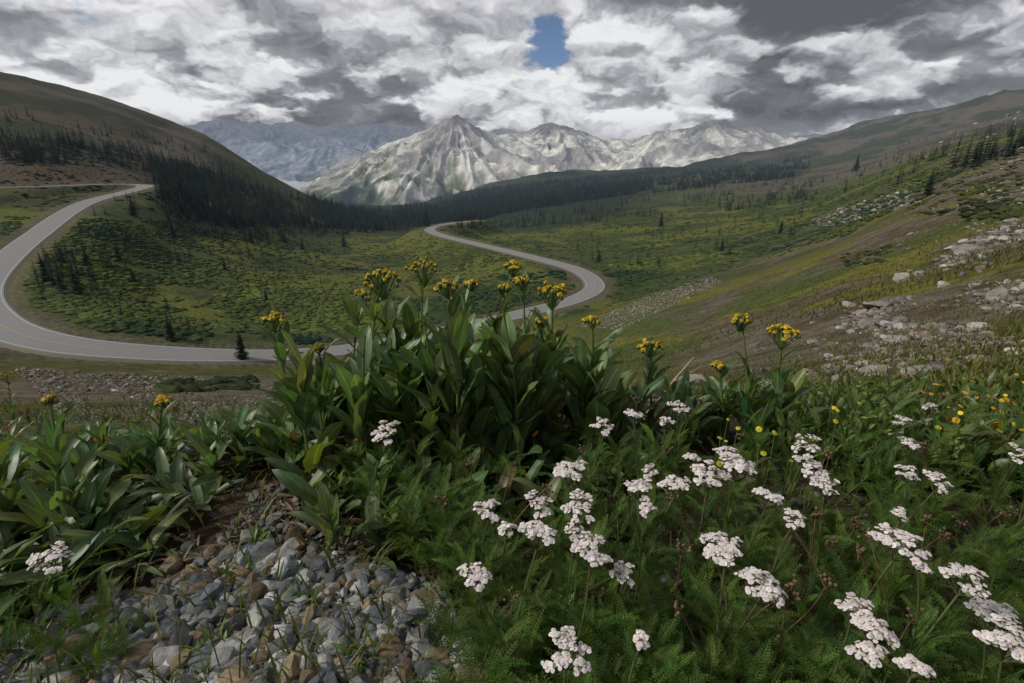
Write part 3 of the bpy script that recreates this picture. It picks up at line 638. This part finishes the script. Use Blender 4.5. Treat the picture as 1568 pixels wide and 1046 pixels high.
for g in G:
    k=8;h=rng.uniform(.06,.18);B=g+np.c_[rng.normal(0,.01,(k,2)),rng.uniform(0,1,k)*h];az=rng.uniform(0,6.28,k);L=rng.uniform(.04,.09,k);e0=rng.uniform(.7,1.4,k)
    V,F,c_,l=leaves(B,az,L,L*.25,e0,e0-rng.uniform(.2,1,k),(.08,.115,.028),ns=5,nc=3);m.add(V,F,c_,l,mi=1)
def dots(poly,n,size,col,cc,h=(.12,.24)):
    hh=rng.uniform(*h,n);G,_=polysample(poly,n,.8,0)
    n=len(G);hh=hh[:n];Tt=G+np.c_[rng.normal(0,.02,(n,2)),hh]
    for a,b in zip(G,Tt):
        V,F=tube([a,(a+b)/2+[.004,0,0],b],[.0014,.0012,.001],4);m.add(V,F,GS,mi=0)
    flowers(m,fl12,Tt,np.c_[rng.normal(0,.5,(n,1)),rng.normal(-.4,.4,(n,1)),np.ones(n)],size*rng.uniform(.6,1.2,n),col,cc,2,.25)
dots([(1370,650),(1568,650),(1568,740),(1400,730)],60,.0085,(.50,.28,.015),(.3,.13,.02))
dots([(1210,665),(1568,650),(1568,760),(1250,740)],45,.007,(.52,.40,.02),(.4,.28,.02))
dots([(1100,680),(1250,680),(1200,800),(1080,800)],12,.007,(.45,.40,.03),(.35,.3,.03))
dots([(480,640),(900,660),(860,760),(500,760)],12,.011,(.55,.22,.01),(.22,.07,.01),(.1,.2))
dots([(0,690),(400,670),(300,760),(0,760)],12,.009,(.35,.11,.02),(.2,.06,.01),(.1,.2))
m.finish('meadow_flowers',mats3)
m=MB()
for poly,n,rm,L,W,col in[([(-100,640),(1640,620),(1640,1200),(-100,1200)],2000,.4,.09,.0035,(.09,.11,.028)),([(-60,560),(1000,560),(1250,600),(1250,640),(-60,650)],3500,4,.13,.010,(.085,.088,.024)),
 ([(900,560),(1568,330),(1640,640),(1100,640)],14000,4,.11,.013,(.105,.108,.024)),([(900,500),(1400,330),(1568,240),(1568,400),(950,570)],6500,20,.28,.045,(.088,.092,.021))]:
    V,F,c_,l=blades(polysample(poly,n,rm),L,W,col);m.add(V,F,c_,l,mi=0)
m.finish('grass',[M_fern])
m=MB();a=cast(1005,618,1.2,.05)[0];r=np.hypot(a[0],a[1]);b=pos(1063,547,r+.05);mid=pos(1030,585,r+.03)
V,F=tube([pos(975,650,r-.02),a,mid,b],[.006,.0055,.005,.0025],6);m.add(V,F,(.36,.28,.2))
V,F=tube([mid,pos(1050,575,r+.02),pos(1075,560,r)],[.003,.002,.001],5);m.add(V,F,(.36,.28,.2));m.finish('dead_twig',[M_wood])
# ------------------------------------------------------------ sky
sun=np.array([-.84,-.16,.70]);sun/=np.linalg.norm(sun)
w=bpy.data.worlds.new('World');scene.world=w;w.use_nodes=True;nt=w.node_tree;N=nt.nodes;K=nt.links
for n in list(N): N.remove(n)
def nd(t,**k):
    n=N.new(t)
    for a,b in k.items(): setattr(n,a,b)
    return n
def mth(op,a,b=None,clamp=False):
    n=nd('ShaderNodeMath',operation=op);n.use_clamp=clamp
    for i,v in enumerate((a,b)):
        if v is None: continue
        if isinstance(v,(int,float)): n.inputs[i].default_value=v
        else: K.new(v,n.inputs[i])
    return n.outputs[0]
def vmth(op,a,b=None,sc=None):
    n=nd('ShaderNodeVectorMath',operation=op)
    for i,v in enumerate((a,b)):
        if v is None: continue
        if isinstance(v,tuple): n.inputs[i].default_value=v
        else: K.new(v,n.inputs[i])
    if sc is not None: n.inputs['Scale'].default_value=sc
    return n.outputs[0]
def mrange(v,a,b,c=0,d=1,sm=True):
    n=nd('ShaderNodeMapRange');n.interpolation_type='SMOOTHSTEP' if sm else 'LINEAR'
    for i,x in zip(('From Min','From Max','To Min','To Max'),(a,b,c,d)): n.inputs[i].default_value=x
    K.new(v,n.inputs['Value']);return n.outputs[0]
tc=nd('ShaderNodeTexCoord');sx=nd('ShaderNodeSeparateXYZ');K.new(tc.outputs['Generated'],sx.inputs[0]);x,y,z=sx.outputs
za=mth('ABSOLUTE',z)
def layer(shift,zk=.42):
    dn=mth('ADD',za,zk+shift);cx=nd('ShaderNodeCombineXYZ');K.new(mth('DIVIDE',x,dn),cx.inputs[0]);K.new(mth('DIVIDE',y,dn),cx.inputs[1]);return cx.outputs[0]
def noise(vec,sc,det,ro=.55,off=0,o='Fac'):
    n=nd('ShaderNodeTexNoise');n.noise_dimensions='2D';n.inputs['Scale'].default_value=sc;n.inputs['Detail'].default_value=det;n.inputs['Roughness'].default_value=ro
    if off: vec=vmth('ADD',vec,(off,off*.7,0.))
    K.new(vec,n.inputs['Vector']);return n.outputs[o]
v0=layer(0);v1=layer(.013)
wcol=vmth('SCALE',vmth('SUBTRACT',noise(v0,7,3,.6,1.3,'Color'),(.5,.5,.5)),None,.16)
def dens(v):
    v=vmth('ADD',v,wcol)
    a=noise(v,3.0,5,.5,4.3)
    vo=nd('ShaderNodeTexVoronoi');vo.voronoi_dimensions='2D';vo.feature='SMOOTH_F1';vo.inputs['Scale'].default_value=7.;vo.inputs['Smoothness'].default_value=.5;K.new(v,vo.inputs['Vector'])
    return mth('SUBTRACT',a,mth('MULTIPLY',vo.outputs['Distance'],.22))
a0=dens(v0);a1=dens(v1);big=noise(v0,1.15,2,.5,9.7);fine=noise(v0,12,4,.6,2)
def dist(px,py):
    xx,f,u=ray(px,py);d=np.array([xx,f,u]);d/=np.linalg.norm(d)
    s=nd('ShaderNodeVectorMath',operation='DISTANCE');K.new(tc.outputs['Generated'],s.inputs[0]);s.inputs[1].default_value=d;return s.outputs['Value']
env_=mth('MULTIPLY',mth('SUBTRACT',big,.5),1.1)
for px,py,r1,k in((1400,-30,.40,-.42),(740,70,.5,.17),(120,60,.3,.15),(1080,120,.2,.14),(1480,130,.2,.42),(1280,135,.14,.25),(1250,40,.2,-.1)):
    env_=mth('ADD',env_,mth('MULTIPLY',mrange(dist(px,py),.03,r1,1,0),k))
env_=mth('SUBTRACT',env_,mrange(z,.07,.12,.10,0))
rel=mth('SUBTRACT',a0,a1)
lit=mth('ADD',mth('ADD',.72,mth('MULTIPLY',rel,2.6)),mth('MULTIPLY',env_,.45))
drk=mth('ADD',mth('ADD',.37,mth('MULTIPLY',rel,1.6)),mth('ADD',mth('MULTIPLY',env_,.8),mth('MULTIPLY',mth('SUBTRACT',fine,.5),.16)))
msk=mrange(mth('ADD',a0,mth('MULTIPLY',env_,.42)),.33,.47)
mxf=nd('ShaderNodeMix',data_type='FLOAT');K.new(msk,mxf.inputs[0]);K.new(drk,mxf.inputs[2]);K.new(lit,mxf.inputs[3]);br=mxf.outputs[0]
ramp=nd('ShaderNodeValToRGB');e=ramp.color_ramp.elements;e[0].position=.05;e[0].color=(.115,.12,.135,1);e[1].position=1.;e[1].color=(.82,.83,.85,1)
for p_,c_ in((.32,(.19,.198,.222)),(.55,(.34,.35,.38)),(.76,(.58,.59,.62))): q=e.new(p_);q.color=(*c_,1)
K.new(br,ramp.inputs[0])
sky=nd('ShaderNodeTexSky',sky_type='NISHITA');sky.sun_disc=False;sky.sun_elevation=math.asin(sun[2]);sky.sun_rotation=math.atan2(sun[0],sun[1]);sky.altitude=3500
ssc=vmth('SCALE',sky.outputs[0],None,.085)
h1=mth('ADD',dist(832,60),mth('MULTIPLY',mth('SUBTRACT',fine,.5),.07));h1=mth('ADD',h1,mth('MULTIPLY',mth('SUBTRACT',a0,.40),.10));hm=mrange(h1,.026,.048,0,1)
h2=mth('ADD',dist(122,18),mth('MULTIPLY',mth('SUBTRACT',fine,.5),.07));hm2=mrange(h2,.0,.018,0.3,1)
hm=mth('MULTIPLY',hm,hm2)
mx=nd('ShaderNodeMix',data_type='RGBA');K.new(hm,mx.inputs[0]);K.new(ssc,mx.inputs[6]);K.new(ramp.outputs[0],mx.inputs[7])
mx2=nd('ShaderNodeMix',data_type='RGBA');K.new(mrange(z,.02,.085,.8,0),mx2.inputs[0]);K.new(mx.outputs[2],mx2.inputs[6]);mx2.inputs[7].default_value=(.29,.31,.355,1)
bg=nd('ShaderNodeBackground');K.new(mx2.outputs[2],bg.inputs[0]);bg.inputs[1].default_value=1.
wo=nd('ShaderNodeOutputWorld');K.new(bg.outputs[0],wo.inputs[0])
from mathutils import Vector
l=bpy.data.lights.new('sun','SUN');l.energy=2.9;l.angle=radians(8);l.color=(1,.96,.88);lo=bpy.data.objects.new('sun',l);scene.collection.objects.link(lo)
lo.rotation_euler=Vector(sun).to_track_quat('Z','Y').to_euler()
cd=bpy.data.cameras.new('camera');cd.lens=18;cd.sensor_width=36;cd.clip_start=.02;cd.clip_end=40000;co=bpy.data.objects.new('camera',cd);scene.collection.objects.link(co)
co.rotation_euler=(radians(71),0,0);scene.camera=co
scene.view_settings.view_transform='Standard';scene.view_settings.look='None';scene.view_settings.exposure=0
